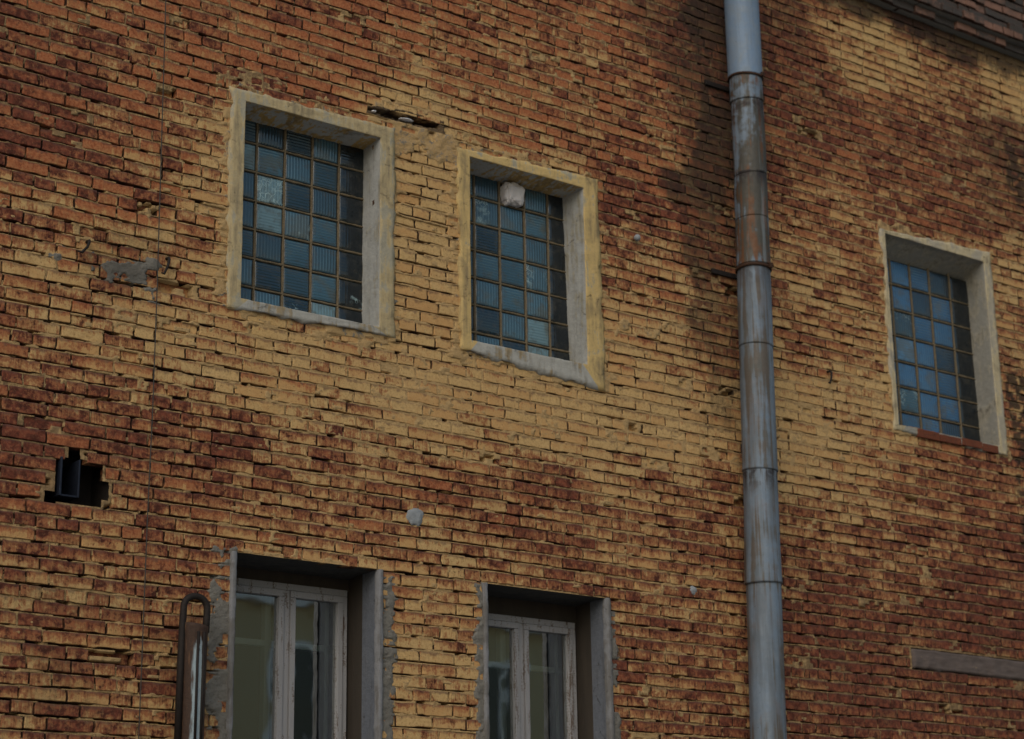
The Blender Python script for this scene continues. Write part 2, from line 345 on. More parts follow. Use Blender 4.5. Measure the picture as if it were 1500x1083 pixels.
def mat_pane(name):
    n = NT(name); P = n.obj()
    w = n.noise(P, 2.4, 2, .5)
    tr = n.n('ShaderNodeBsdfTransparent'); tr.inputs[0].default_value = (.80, .86, .82, 1)
    gl = n.n('ShaderNodeBsdfGlossy'); gl.inputs['Roughness'].default_value = .015
    gl.inputs['Color'].default_value = (.9, .95, .95, 1)
    bp = n.bump(w, .07, .02); n.put(gl.inputs['Normal'], bp)
    fr = n.n('ShaderNodeFresnel'); fr.inputs[0].default_value = 1.7
    mx = n.n('ShaderNodeMixShader')
    n.put(mx.inputs[0], n.math('MULTIPLY', fr.outputs[0], 6.0, clamp=True))
    n.put(mx.inputs[1], tr.outputs[0]); n.put(mx.inputs[2], gl.outputs[0])
    n.t.links.new(mx.outputs[0], n.out.inputs[0])
    return n.m
M = dict(
    brick=mat_brick('limewashed_brick'), mortar=mat_mortar('lime_mortar'), cbrick=mat_brick('sooty_brick', False),
    wash=mat_render_coat('ochre_washed_render', (.450, .355, .200), (.345, .315, .240), .58),
    wash_ochre=mat_render_coat('warm_ochre_render', (.540, .385, .165), (.34, .31, .235), .68),
    wash_light=mat_render_coat('pale_washed_render', (.52, .43, .27), (.36, .32, .25), .55),
    reveal=mat_render_coat('grey_cement_reveal', (.44, .41, .33), (.37, .37, .355), .40),
    sill=mat_render_coat('sill_render', (.44, .33, .18), (.370, .360, .330), .32),
    head=mat_render_coat('brushed_head_render', (.50, .33, .125), (.46, .45, .42), .50, 1.8),
    reveal3=mat_render_coat('weathered_cement_reveal', (.40, .37, .30), (.28, .27, .24), .45),
    blue_reveal=mat_render_coat('blue_grey_plaster', (.150, .160, .190), (.125, .135, .160), .45, dark=(.06, .06, .06)),
    arris=mat_render_coat('raw_arris', (.16, .155, .155), (.20, .20, .21), .5),
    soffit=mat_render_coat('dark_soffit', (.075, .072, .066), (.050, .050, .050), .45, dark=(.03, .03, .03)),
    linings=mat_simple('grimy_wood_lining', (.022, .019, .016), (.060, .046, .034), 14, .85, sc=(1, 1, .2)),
    joint=mat_simple('block_joint_mortar', (.078, .062, .042), (.215, .165, .100), 34, .95, 0, .9, (.03, .024, .018), .66),
    block=mat_glassblock('ribbed_glass_block'), cracked=mat_glassblock('cracked_glass_block', True), chipped=mat_glassblock('chipped_glass_block', True, .15), block_blue=mat_glassblock('bluish_glass_block', blue=1.),
    wood=mat_simple('peeling_white_wood', (.21, .205, .21), (.33, .325, .335), 26, .75, 0, .9, (.11, .080, .062), .55, sc=(1, 1, .13)),
    inner_wood=mat_simple('inner_painted_wood', (.70, .76, .76), (.80, .84, .83), 12, .6),
    pane=mat_pane('window_pane'),
    zinc=mat_zinc('weathered_zinc', .22, bands=((4.70, 4.90, .9), (6.2, 6.4, .5))), zinc_rust=mat_zinc('rust_streaked_zinc', .92, bands=((7.44, 7.70, .95), (6.98, 7.13, .9))), zinc_clean=mat_zinc('clean_zinc', .0, True),
    iron=mat_simple('black_iron', (.012, .010, .010), (.030, .022, .018), 40, .7, .3),
    rust=mat_simple('rusty_iron', (.020, .013, .010), (.085, .040, .022), 22, .75, .3, .8),
    whitepaint=mat_simple('smeared_white_paint', (.17, .24, .28), (.36, .44, .48), 24, .6, 0, .5, (.035, .022, .016), .48, sc=(1, 1, .25)),
    duct=mat_simple('blued_sheet_steel', (.010, .013, .022), (.030, .036, .056), 12, .5, .5),
    rag=mat_simple('dirty_white_rag', (.42, .39, .39), (.66, .63, .63), 18, .95, 0, .6),
    snow=mat_simple('white_scrap', (.72, .72, .76), (.82, .82, .85), 30, .9),
    cable=mat_simple('grey_cable', (.03, .028, .025), (.055, .05, .045), 30, .7),
    cement=mat_simple('bare_cement', (.16, .17, .18), (.36, .38, .40), 42, .95, 0, 1.),
    concrete=mat_simple('stained_concrete', (.060, .048, .044), (.155, .120, .108), 16, .95, 0, .8, (.24, .18, .11), .66, sc=(.35, 1, 2)),
    asphalt=mat_simple('worn_concrete_yard', (.18, .175, .165), (.27, .262, .25), 6, .95),
    plaster=mat_simple('ochre_house_plaster', (.50, .41, .23), (.60, .50, .31), 2.5, .95),
    trim=mat_simple('white_trim', (.68, .68, .66), (.78, .78, .76), 6, .7),
    darkglass=mat_simple('dark_house_glass', (.010, .012, .014), (.02, .022, .026), 2, .1, 0, 0., spec=.5),
    roofm=mat_simple('grey_sheet_roof', (.10, .10, .10), (.16, .155, .15), 5, .6),
    curtain=mat_simple('room_plaster', (.13, .12, .085), (.20, .18, .13), 3, .95),
)

# ------------------------------------------------------------------ the facade
C = .077                                     # one brick course with its joint
ZB = 3.94 - 51 * C                           # the lintel courses of the lower windows start on a joint
FX0, FX1, FZ0, FZ1 = 3.60, 14.30, 2.50, 9.10  # closely modelled stretch of wall
WX0, WX1, CORN = 1.0, 17.0, 9.10
# openings: x0, x1, z0, z1
OPEN = dict(w1=(5.79, 6.78, 5.46, 6.73), w2=(7.49, 8.46, 5.50, 6.77), w3=(11.52, 12.69, 5.545, 7.09),
            w4=(5.80, 6.79, 2.40, 3.94), w5=(7.59, 8.57, 2.40, 3.94))
HOLES = list(OPEN.values()) + [(4.68, 4.955, 4.095, 4.345), (11.49, 12.95, 3.70, 3.86), (4.955, 5.0, 4.14, 4.24), (4.75, 4.82, 4.34, 4.42), (4.62, 4.69, 4.08, 4.15)]

def visible_band(x, z, m=.35):
    lo = 2.80 + (x - 4.4) * .055; hi = 6.95 + (x - 4.2) * .293
    return (x > FX0) & (x < FX1) & (z > lo - m) & (z < hi + m)

def rect_dist(x, z, r):
    dx = np.maximum(np.maximum(r[0] - x, x - r[1]), 0); dz = np.maximum(np.maximum(r[2] - z, z - r[3]), 0)
    return np.sqrt(dx * dx + dz * dz)

def smear(x, z):
    """hand-thrown cement round openings and repairs -> (amount, greyness)"""
    nz = fbm(x / .09, z / .09, 31, 4)
    amt = np.zeros_like(x); grey = np.zeros_like(x)
    d = rect_dist(x, z, (6.70, 7.29, 6.885, 6.97)); amt = sstep(.02, .0, d) * .8; grey = .35 + 0 * amt
    def put(a, g):
        nonlocal amt, grey
        grey = np.where(a > amt, g, grey); amt = np.maximum(amt, a)
    for r, wd in (((5.69, 6.89, 5.38, 6.82), .10), ((7.39, 8.60, 5.42, 6.86), .085), ((11.47, 12.78, 5.5, 7.18), .03)):
        d = rect_dist(x, z, r)
        put(sstep(wd, wd * .1, d + (nz - .5) * .26) * .9, .25 + .25 * (nz > .58))
    d = rect_dist(x, z, (6.90, 7.42, 6.70, 6.86)); put(sstep(.06, .0, d + (nz - .5) * .22), .40)
    for r in ((5.665, 5.80, 2.4, 3.95), (6.79, 6.885, 2.4, 3.90), (7.53, 7.59, 2.4, 3.90), (8.57, 8.64, 2.4, 3.88)):
        d = rect_dist(x, z, r); put(sstep(.035, .0, d + (nz - .5) * .11), 1.)
    d = rect_dist(x, z, (4.66, 5.22, 5.44, 5.53)); put(sstep(.07, .0, d + (nz - .46) * .35), .8)
    d = rect_dist(x, z, (8.75, 9.15, 5.83, 5.87)); put(sstep(.05, .0, d + (nz - .46) * .30), .35)
    return amt, grey

def deep_joint(x, z, wash):
    """where the pointing fell out: a thin gap under the bricks, and open head joints"""
    k0 = np.round((z - ZB) / C); zz_ = z - wave(x, k0)
    t = (zz_ - ZB) / C; k = np.round(t); t = t - k              # t = 0 in the middle of a bed joint
    pil = sstep(.25, .0, rect_dist(x, z, (6.95, 7.36, 5.5, 6.65)))
    soft = fbm(x / 1.1, z / .7, 47, 2) - .5 - .45 * sstep(.66, .82, wash) * (1 - pil)
    seg = fbm(x / .17, k * 5.3, 41, 2) + .10 * pil + .35 * soft
    bed = sstep(.49, .55, seg) * (np.abs(t) < .13) * (t > .02)
    hole = sstep(.68, .73, fbm(x / .09, k * 3.1, 44, 2) + .2 * soft) * (np.abs(t) < .13)
    head = sstep(.42, .48, vnoise(x / .055, k * 7.3 + np.floor(t + .5), 43) + .15 * pil + .35 * soft) * (np.abs(t) > .16)
    return np.maximum(np.maximum(bed, hole), head)

def wave(x, k):
    return .0075 * (vnoise(x / 1.3, k / 5. + 3, 51) - .5) * 2 + .003 * (vnoise(x / .35, k * 1. + 9, 52) - .5) * 2

def make_bricks(name, courses, xr, yoff, material, parent, openings, keep=None, lowonly=False, z_base=ZB):
    out = {}
    for k in courses:
        z0 = z_base + k * C
        zc = z0 + C / 2
        header = (k % 5 == 1)
        pitch = .1305 if header else .2605
        x = xr[0] - RNG.random() * .2 + (0 if k % 2 else .13)
        cuts = [x]
        while x < xr[1]:
            p = pitch * (1 + .05 * (RNG.random() - .5) * 2)
            if not header and RNG.random() < .26: p = .131
            x += p; cuts.append(x)
        for a, b in zip(cuts[:-1], cuts[1:]):
            segs = [(a + .0052, b - .0052)]
            for r in openings:
                if r[2] - .02 < zc < r[3] + (.045 if r[2] > 5.4 and r[3] > 6.7 and r[3] < 7.2 and r[1] - r[0] > .8 else 0):
                    ns = []
                    for s, e in segs:
                        if e <= r[0] or s >= r[1]: ns.append((s, e)); continue
                        if s < r[0] - .001: ns.append((s, r[0] - .024))
                        if e > r[1] + .001: ns.append((r[1] + .024, e))
                    segs = ns
            for s, e in segs:
                if e - s < .03: continue
                mx = (s + e) / 2
                vis = bool(visible_band(np.array(mx), np.array(zc))) and not lowonly
                L = 'big' if (e - s) > .17 else 'small'
                out.setdefault((vis, L), []).append((s, e, z0 + .0066 + .003 * (RNG.random() - .5), z0 + C - .0070 + .003 * (RNG.random() - .5), k))
    V = []; Q = []; BR = []; off = 0
    for (vis, L), lst in out.items():
        B = np.array(lst); nb = len(B)
        ni = (7 if L == 'big' else 3) if vis else 0
        nj = 2 if vis else 0
        def prof(n, ln):
            e = .0028; s_ = .0065
            base = [0 * ln, 0 * ln, 0 * ln + e]
            if n: base += [0 * ln + s_] + [s_ + (ln - 2 * s_) * (i + 1) / (n + 1) for i in range(n)] + [ln - s_]
            base += [ln - e, ln, ln]
            return np.stack(base, -1)
        ln = B[:, 1] - B[:, 0]; ht = B[:, 3] - B[:, 2]
        pu = prof(ni, ln); pv = prof(nj, ht)
        nu, nv = pu.shape[1], pv.shape[1]
        def dep(n):
            d = np.zeros(n); d[0] = d[-1] = .075; d[1] = d[-2] = .0028; return d
        dd = np.maximum(dep(nu)[:, None], dep(nv)[None, :])
        X = B[:, 0][:, None, None] + pu[:, :, None] + 0 * pv[:, None, :]
        Z = B[:, 2][:, None, None] + pv[:, None, :] + 0 * pu[:, :, None]
        r = RNG.random((nb, 8))
        Y = np.broadcast_to(dd[None], X.shape).copy()
        front = (Y < .05)
        tilt = (pu / ln[:, None] - .5)[:, :, None] * ((r[:, 0] - .5) * .006)[:, None, None] + \
               (pv / ht[:, None] - .5)[:, None, :] * ((r[:, 1] - .5) * .003)[:, None, None]
        prot = -(.005 if z_base == ZB else .028) * r[:, 2] + np.where(r[:, 3] < .03, .006 + .010 * r[:, 4], 0) + np.where(r[:, 3] > .995, .05, 0)
        Y = Y + tilt + prot[:, None, None]
        Z = Z + wave(X, B[:, 4][:, None, None]) + (r[:, 5] - .5)[:, None, None] * .003 \
            + (pu / ln[:, None] - .5)[:, :, None] * ((r[:, 6] - .5) * .005)[:, None, None]
        if vis:
            s = B[:, 4][:, None, None] * 3.7
            X0 = X.copy()
            X = X + .0110 * (fbm(X0 / .06 + s, Z / .03, 61, 2) - .5)
            Z = Z + .0115 * (fbm(X0 / .05 + s, Z / .05, 62, 2) - .5)
            Y = Y + front * (.0026 * (fbm(X0 / .045 + s, Z / .03, 63, 3) - .5))
            ero = sstep(.66, .80, fbm(X0 / .06 + 5 * s, Z / .045, 64, 2))
            edge = np.clip(dd[None] / .0028, 0, 1)
            Y = Y + front * ero * (.004 + .010 * edge)
        vv = np.stack([X, Y + yoff, Z], -1).reshape(nb, -1, 3)
        q = grid_quads(nu, nv)
        Q.append((q[None] + (off + np.arange(nb)[:, None, None] * nu * nv)).reshape(-1, 4))
        uu = np.broadcast_to((pu / ln[:, None])[:, :, None], X.shape); wv = np.broadcast_to((pv / ht[:, None])[:, None, :], X.shape)
        r1 = RNG.random(nb); r2 = RNG.random(nb)
        br = np.stack([uu, wv, np.broadcast_to(r1[:, None, None], X.shape), np.broadcast_to(r2[:, None, None], X.shape)], -1)
        BR.append(br.reshape(-1, 4)); V.append(vv.reshape(-1, 3)); off += nb * nu * nv
    V = np.concatenate(V); Q = np.concatenate(Q); BR = np.concatenate(BR)
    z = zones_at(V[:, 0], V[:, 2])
    if z_base != ZB: z = np.stack([.1 + 0 * z[:, 0], .1 + 0 * z[:, 0], .18 + .25 * fbm(V[:, 0] / .7, V[:, 2] / .2, 66, 2)], -1)
    Zn = np.concatenate([z, np.zeros((len(V), 1))], 1)
    if keep is not None: V = keep(V)
    me = mesh_np(name, V, Q, dict(zones=Zn, brk=BR))
    return link(name, me, material, parent)

B = root('brick_building', (9.0, 0, 0), 'old brick building with worn ochre limewash and small glass block windows', 'building')

NC = int(round((CORN - ZB) / C))
CRK0 = ZB + round((6.925 - C / 2 - ZB) / C) * C      # the brick course that fell out above the first window
make_bricks('brickwork', range(int((0 - ZB) / C), NC), (WX0, WX1), 0., M['brick'], B, HOLES + [(6.72, 7.27, CRK0, CRK0 + C)])

# mortar bed: a finely modelled sheet behind and between the bricks
sz = C / 14
gx = np.arange(FX0, FX1 + .005, .010); gz = ZB + sz * np.arange(math.floor((FZ0 - ZB) / sz), math.ceil((FZ1 - ZB) / sz) + 1)
gz = gz[gz <= FZ1 + 1e-6]; gz = np.concatenate([[FZ0], gz[gz > FZ0 + .002]])
GX, GZ = np.meshgrid(gx, gz, indexing='ij')
am, gr = smear(GX, GZ)
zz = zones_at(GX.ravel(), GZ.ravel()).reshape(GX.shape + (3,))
dj = deep_joint(GX, GZ, zz[..., 0])
for r in HOLES: dj = dj * sstep(.02, .05, rect_dist(GX, GZ, r))
flush = .0045 - .0035 * sstep(.55, .9, zz[..., 0])
cover = sstep(.62, .84, fbm(GX / .10, GZ / .07, 76, 4) + .25 * (fbm(GX / .9, GZ / .6, 77, 2) - .5))
GY = flush + .013 * (fbm(GX / .035, GZ / .025, 71, 4) - .5) - .008 * cover + dj * .09
lump = -.006 - .022 * (fbm(GX / .06, GZ / .05, 72, 5) - .40)
GY = GY * (1 - am) + lump * am
ck = (GX > 6.70) & (GX < 7.25) & (np.abs(GZ - (6.915 + (GX - 6.7) * .055 + .014 * (fbm(GX / .06, GX * 0, 75, 2) - .5))) < .012 + .026 * (GX - 6.7) / .55)
GY = np.where(ck, .32, GY)
ckn = (GX > 6.66) & (GX < 7.30) & (np.abs(GZ - (6.915 + (GX - 6.7) * .055)) < .028 + .030 * np.maximum(GX - 6.7, 0) / .55)
zz[..., 0] = np.where(ckn, .0, zz[..., 0]); zz[..., 2] = np.where(ckn, .75, zz[..., 2])  # crack void: bare of limewash, its deep shade painted in as dark colour
ZN = np.concatenate([zz, gr[..., None] * (am > .25)[..., None]], -1).reshape(-1, 4)
q = grid_quads(len(gx), len(gz))
cx = GX.ravel()[q].mean(1); cz = GZ.ravel()[q].mean(1)
keepf = np.ones(len(q), bool)
for r in HOLES: keepf &= ~((cx > r[0]) & (cx < r[1]) & (cz > r[2]) & (cz < r[3]))
me = mesh_np('mortar_bed', np.stack([GX, GY, GZ], -1).reshape(-1, 3), q[keepf], dict(zones=ZN))
link('mortar_bed', me, M['mortar'], B)
# the plainer rest of the bed, outside the picture
vs, qs = [], []
lowholes = [r for r in HOLES if r[2] < FZ0]
def rect_sheet(x0, x1, z0, z1, y=.012):
    i = len(vs); vs.extend([(x0, y, z0), (x1, y, z0), (x1, y, z1), (x0, y, z1)]); qs.append((i, i + 1, i + 2, i + 3))
rect_sheet(WX0, FX0, 0, CORN); rect_sheet(FX1, WX1, 0, CORN); rect_sheet(FX0, FX1, 0, 2.40)
xs = [FX0, 5.80, 6.79, 7.59, 8.57, FX1]
for i in (0, 2, 4): rect_sheet(xs[i], xs[i + 1], 2.40, FZ0)
zv = np.tile(np.array([[.5, .3, .1, 0.]]), (len(vs), 1))
link('rough_mortar_backing', mesh_np('rough_mortar_backing', vs, qs, dict(zones=zv)), M['mortar'], B)

# stepped brick cornice at the top
def plain_box(vs, qs, x0, x1, y0, y1, z0, z1):
    i = len(vs)
    vs.extend([(x0, y0, z0), (x1, y0, z0), (x1, y1, z0), (x0, y1, z0), (x0, y0, z1), (x1, y0, z1), (x1, y1, z1), (x0, y1, z1)])
    for f in ((0, 1, 5, 4), (1, 2, 6, 5), (2, 3, 7, 6), (3, 0, 4, 7), (4, 5, 6, 7), (3, 2, 1, 0)): qs.append(tuple(i + a for a in f))

def boxes(name, lst, mat, parent, label=None, bevel=.004):
    bm = bmesh.new()
    for (x0, x1, y0, y1, z0, z1) in lst:
        mtx = Matrix.Translation(((x0 + x1) / 2, (y0 + y1) / 2, (z0 + z1) / 2)) @ Matrix.Diagonal((x1 - x0, y1 - y0, z1 - z0, 1))
        bmesh.ops.create_cube(bm, size=1, matrix=mtx)
    if bevel: bmesh.ops.bevel(bm, geom=bm.edges[:], offset=bevel, segments=2, affect='EDGES', profile=.6)
    me = bpy.data.meshes.new(name); bm.to_mesh(me); bm.free()
    o = link(name, me, mat, parent, label, smooth=False)
    return o

co = make_bricks('cornice', range(0, 17), (WX0, WX1), 0., M['cbrick'], B, [], z_base=CORN + .006,
                 keep=lambda V: np.stack([V[:, 0], V[:, 1] - np.where(V[:, 2] < CORN + C, .07, np.where(V[:, 2] < CORN + 2 * C, .14, .10)), V[:, 2]], -1))
co['label'] = 'projecting sooty grey brick cornice'
vs, qs = [], []
plain_box(vs, qs, WX0, WX1, -.055, .3, CORN + .002, CORN + C)
plain_box(vs, qs, WX0, WX1, -.122, .3, CORN + C + .002, CORN + 2 * C)
plain_box(vs, qs, WX0, WX1, -.084, .3, CORN + 2 * C + .002, CORN + 17 * C)
zv = np.tile(np.array([[.05, .1, .30, .8]]), (len(vs), 1))
o = link('mortar_core', mesh_np('mortar_core', vs, qs, dict(zones=zv)), M['mortar'], co, smooth=False)

# the unseen body of the building that keeps the rooms dark
boxes('side_wall', [(WX0 - .3, WX0, .0, 8, 0, 10.4), (WX1, WX1 + .3, .0, 8, 0, 10.4), (WX0, WX1, 3.6, 8, 0, 10.4)], M['curtain'], B, bevel=0)
boxes('roof', [(WX0 - .35, WX1 + .35, -.22, 8.05, 10.42, 10.6)], M['roofm'], B, bevel=0)

# ------------------------------------------------------------------ windows
def ring(name, parent, inner, outer, depth, proud, mats, label=None, back=None, rough=.010, seed=0, wob=.008):
    """render surround and reveal: loops of points round the opening, from the wall face over the arris into the reveal"""
    back = back or inner
    per = []
    for s in range(4):
        a, b = s, (s + 1) % 4
        n = int(max(abs(inner[b][0] - inner[a][0]), abs(inner[b][1] - inner[a][1])) / .025)
        for i in range(n): per.append((s, a, b, i / n))
    def pts(q): return np.array([(q[a][0] * (1 - t) + q[b][0] * t, q[a][1] * (1 - t) + q[b][1] * t) for s, a, b, t in per])
    pin, pout, pb = pts(inner), pts(outer), pts(back)
    side = np.array([p[0] for p in per])
    nrm = pout - pin; ln = np.linalg.norm(nrm, axis=1, keepdims=True) + 1e-9; nrm = nrm / ln
    loops = []
    def lp(p, y, wn, yn, sd):
        w = fbm(p[:, 0] / .07, p[:, 1] / .07, seed + sd, 3) - .5
        yy = y + yn * (fbm(p[:, 0] / .06 + 9, p[:, 1] / .06, seed + sd + 5, 3) - .5)
        pp = p + nrm * (w * wn)[:, None]
        loops.append(np.stack([pp[:, 0], yy, pp[:, 1]], -1))
    lp(pout + nrm * .004, .030, .060, 0, 1)
    lp(pout, -proud * .45, .060, .016, 1)
    for f in (.10, .3, .5, .7, .88): lp(pout * (1 - f) + pin * f, -proud, (wob + .025) * (1 - f), .011, 10 + int(f * 10))
    lp(pin + nrm * .0045, -proud, wob, .003, 20)
    lp(pin + nrm * .001, -proud + .0015, wob, .001, 20)
    lp(pin, -proud + .006, wob, .001, 20)
    lp(pin, .010, wob, .003, 20)
    nl = 6
    for i in range(1, nl + 1):
        t = i / nl
        pp = pin * (1 - t) + pb * t
        w = wob * (1 - t) + .016 * t
        lp(pp, .010 + (depth - .010) * t, w, .0, 20 + i)
    L = np.stack(loops); nL, nP = L.shape[:2]
    q, mi = [], []
    for i in range(nL - 1):
        for j in range(nP):
            k = (j + 1) % nP
            q.append((i * nP + j, i * nP + k, (i + 1) * nP + k, (i + 1) * nP + j))
            sd = side[j]                       # 0 bottom, 1 right, 2 top, 3 left
            tt = per[j][3]
            mi.append((4 if sd == 0 and .05 < tt < .93 else 0) if i < 9 else {0: 4, 1: 1, 2: 2, 3: 1}[sd] if i < 12 else {0: 4, 1: 3, 2: 2, 3: 3}[sd])
    me = mesh_np(name, L.reshape(-1, 3), q, matidx=mi)
    return link(name, me, mats, parent, label)

def jbar(lst, p0, p1, w, y, d, seed):
    """a rough mortar bar between glass blocks"""
    p0 = np.array(p0); p1 = np.array(p1); ln = np.linalg.norm(p1 - p0); t = (p1 - p0) / ln; m = np.array([-t[1], t[0]])
    n = max(2, int(ln / .018)); s = np.linspace(0, 1, n + 1)
    prof = [(-.5, d), (-.5, .003), (-.25, 0), (.25, 0), (.5, .003), (.5, d)]
    V = []
    for a in s:
        c = p0 + (p1 - p0) * a
        wn = w * (.65 + .8 * fbm(np.array(a * ln / .05), np.array(seed * 3.1), 81, 3))
        for k, (o, dy) in enumerate(prof):
            e = c + m * (o * wn + .003 * (vnoise(np.array(a * ln / .03), np.array(seed * 2.3 + k), 82) - .5))
            V.append((e[0], y + dy + .005 * (vnoise(np.array(a * ln / .025), np.array(seed * 1.7 + k), 83) - .5), e[1]))
    lst.append((np.array(V), grid_quads(n + 1, len(prof))))

def merge(lst):
    V, Q, o = [], [], 0
    for v, q in lst: V.append(v); Q.append(q + o); o += len(v)
    return np.concatenate(V), np.concatenate(Q)

def block_geo(x0, x1, z0, z1, y, ori, rnd):
    n = 9
    pu = np.array([0, 0, .02, .06, .12, .3, .5, .7, .88, .94, .98, 1, 1])
    U, W = np.meshgrid(pu, pu, indexing='ij')
    m = len(pu)
    d = np.zeros(m); d[0] = d[-1] = .05; d[1] = d[-2] = .010; d[2] = d[-3] = .004; d[3] = d[-4] = .001
    D = np.maximum(d[:, None], d[None, :])
    tx, tz = (RNG.random() - .5) * .008, (RNG.random() - .5) * .008
    bow = -.0035 * (1 - (2 * U - 1) ** 2) * (1 - (2 * W - 1) ** 2)
    V = np.stack([x0 + U * (x1 - x0), y + D + bow + tx * (U - .5) + tz * (W - .5), z0 + W * (z1 - z0)], -1).reshape(-1, 3)
    A = np.stack([U, W, np.full_like(U, ori), np.full_like(U, rnd)], -1).reshape(-1, 4)
    return V, grid_quads(m, m), A

def glass_window(key, label, outer, xs, zs, depth, broken, missing, mats, seed, proud=.022, back=None, ori_plain=.5):
    x0, x1, z0, z1 = OPEN[key]
    inner = [(x0, z0), (x1, z0), (x1, z1), (x0, z1)]
    rg = random.Random(seed)
    bars = []
    yb = depth - .006
    for i, x in enumerate(xs): jbar(bars, (x, z0 - .05), (x, z1 + .05), .011, yb, .05, seed + i)
    for j, z in enumerate(zs): jbar(bars, (x0 - .05, z), (x1 + .05, z), .011, yb + .0016, .05, seed + 20 + j)
    V, Q = merge(bars)
    w = link('window', mesh_np('window', V, Q), M['joint'], B, label)
    ring('surround', w, inner, outer, depth + .03, proud, mats, seed=seed, back=back)
    ex = [xs[0] - (xs[1] - xs[0])] + list(xs) + [xs[-1] + (xs[-1] - xs[-2])]
    ez = [zs[-1] - (zs[0] - zs[1])] + list(zs[::-1]) + [zs[0] + (zs[0] - zs[1])]
    bl = []; at = []
    for i in range(len(ex) - 1):
        for j in range(len(ez) - 1):
            row = len(ez) - 2 - j
            if (i, row) in missing: continue
            ori = 1. if (i + row) % 2 == 0 else 0.
            if rg.random() < .15: ori = 1 - ori
            v, q, a = block_geo(ex[i] + .0045, ex[i + 1] - .0045, ez[j] + .0045, ez[j + 1] - .0045, depth, ori, .02 if i == len(ex) - 2 else .05 + .95 * rg.random())
            if (i, row) in broken:
                link('broken_block', mesh_np('broken_block', v, q, dict(blk=a)), M['cracked' if 'shattered' in broken[(i, row)] else 'chipped'], w, broken[(i, row)])
            else:
                bl.append((v, q)); at.append(a)
    V, Q = merge(bl)
    link('glass_blocks', mesh_np('glass_blocks', V, Q, dict(blk=np.concatenate(at))), M['block_blue' if key == 'w3' else 'block'], w)
    return w

matsA = [M['wash'], M['reveal'], M['head'], M['reveal'], M['sill']]
w1 = glass_window('w1', 'leftmost glass block window, with one shattered white block and ochre surround',
    [(5.700, 5.385), (6.897, 5.415), (6.893, 6.825), (5.690, 6.800)],
    [5.995, 6.198, 6.400, 6.601], [6.562, 6.374, 6.184, 5.996, 5.808, 5.620], .185,
    {(1, 2): 'shattered whitish block', (2, 3): 'chipped block', (4, 5): 'starred and cracked block', (2, 6): 'block with a hole knocked through'}, (),
    matsA, 100, back=[(5.80, 5.47), (6.787, 5.48), (6.787, 6.715), (5.80, 6.70)])
w2 = glass_window('w2', 'glass block window left of the drainpipe, with a white rag stuffed in its top',
    [(7.410, 5.425), (8.615, 5.340), (8.600, 6.870), (7.388, 6.815)],
    [7.679, 7.891, 8.105, 8.309], [6.592, 6.404, 6.214, 6.020, 5.830, 5.640], .19,
    {(1, 1): 'chipped block', (3, 3): 'starred block'}, ((2, 0),),
    [M['wash_ochre']] + matsA[1:], 200, back=[(7.50, 5.51), (8.475, 5.52), (8.440, 6.755), (7.50, 6.745)])
w3 = glass_window('w3', 'glass block window right of the drainpipe, with thin pale surround and brick sill',
    [(11.465, 5.50), (12.785, 5.47), (12.785, 7.195), (11.480, 7.115)],
    [11.782, 12.012, 12.242, 12.488], [6.781, 6.569, 6.357, 6.147, 5.940, 5.737], .19,
    {(1, 2): 'cracked block', (1, 5): 'cracked block', (0, 2): 'chipped block'}, (),
    [M['wash_light'], M['reveal3'], M['reveal3'], M['reveal3'], M['reveal3']], 300, proud=.018,
    back=[(11.53, 5.53), (12.712, 5.53), (12.708, 7.00), (11.53, 6.965)])

# red brick sill under the third window
sb = []
for i, (a, b) in enumerate(((11.72, 11.96), (11.97, 12.22), (12.23, 12.46), (12.47, 12.66))):
    sb.append((a, b, -.028 + .006 * (i % 2), .20, 5.478 + .004 * (i % 3), 5.538 + .005 * ((i + 1) % 2)))
n = NT('red_sill_brick'); Pn = n.obj(); a1 = n.noise(Pn, 20, 5, .65); a2 = n.noise(Pn, 80, 4, .7)
msill = n.done(n.mix(n.ss(a2, .5, .7), n.mix(a1, (.085, .026, .016), (.22, .068, .032)), (.05, .03, .024)), .9, n.bump(n.add(a1, a2), .8, .006), .2)
boxes('brick_sill', sb, msill, w3, 'dark red brick sill')

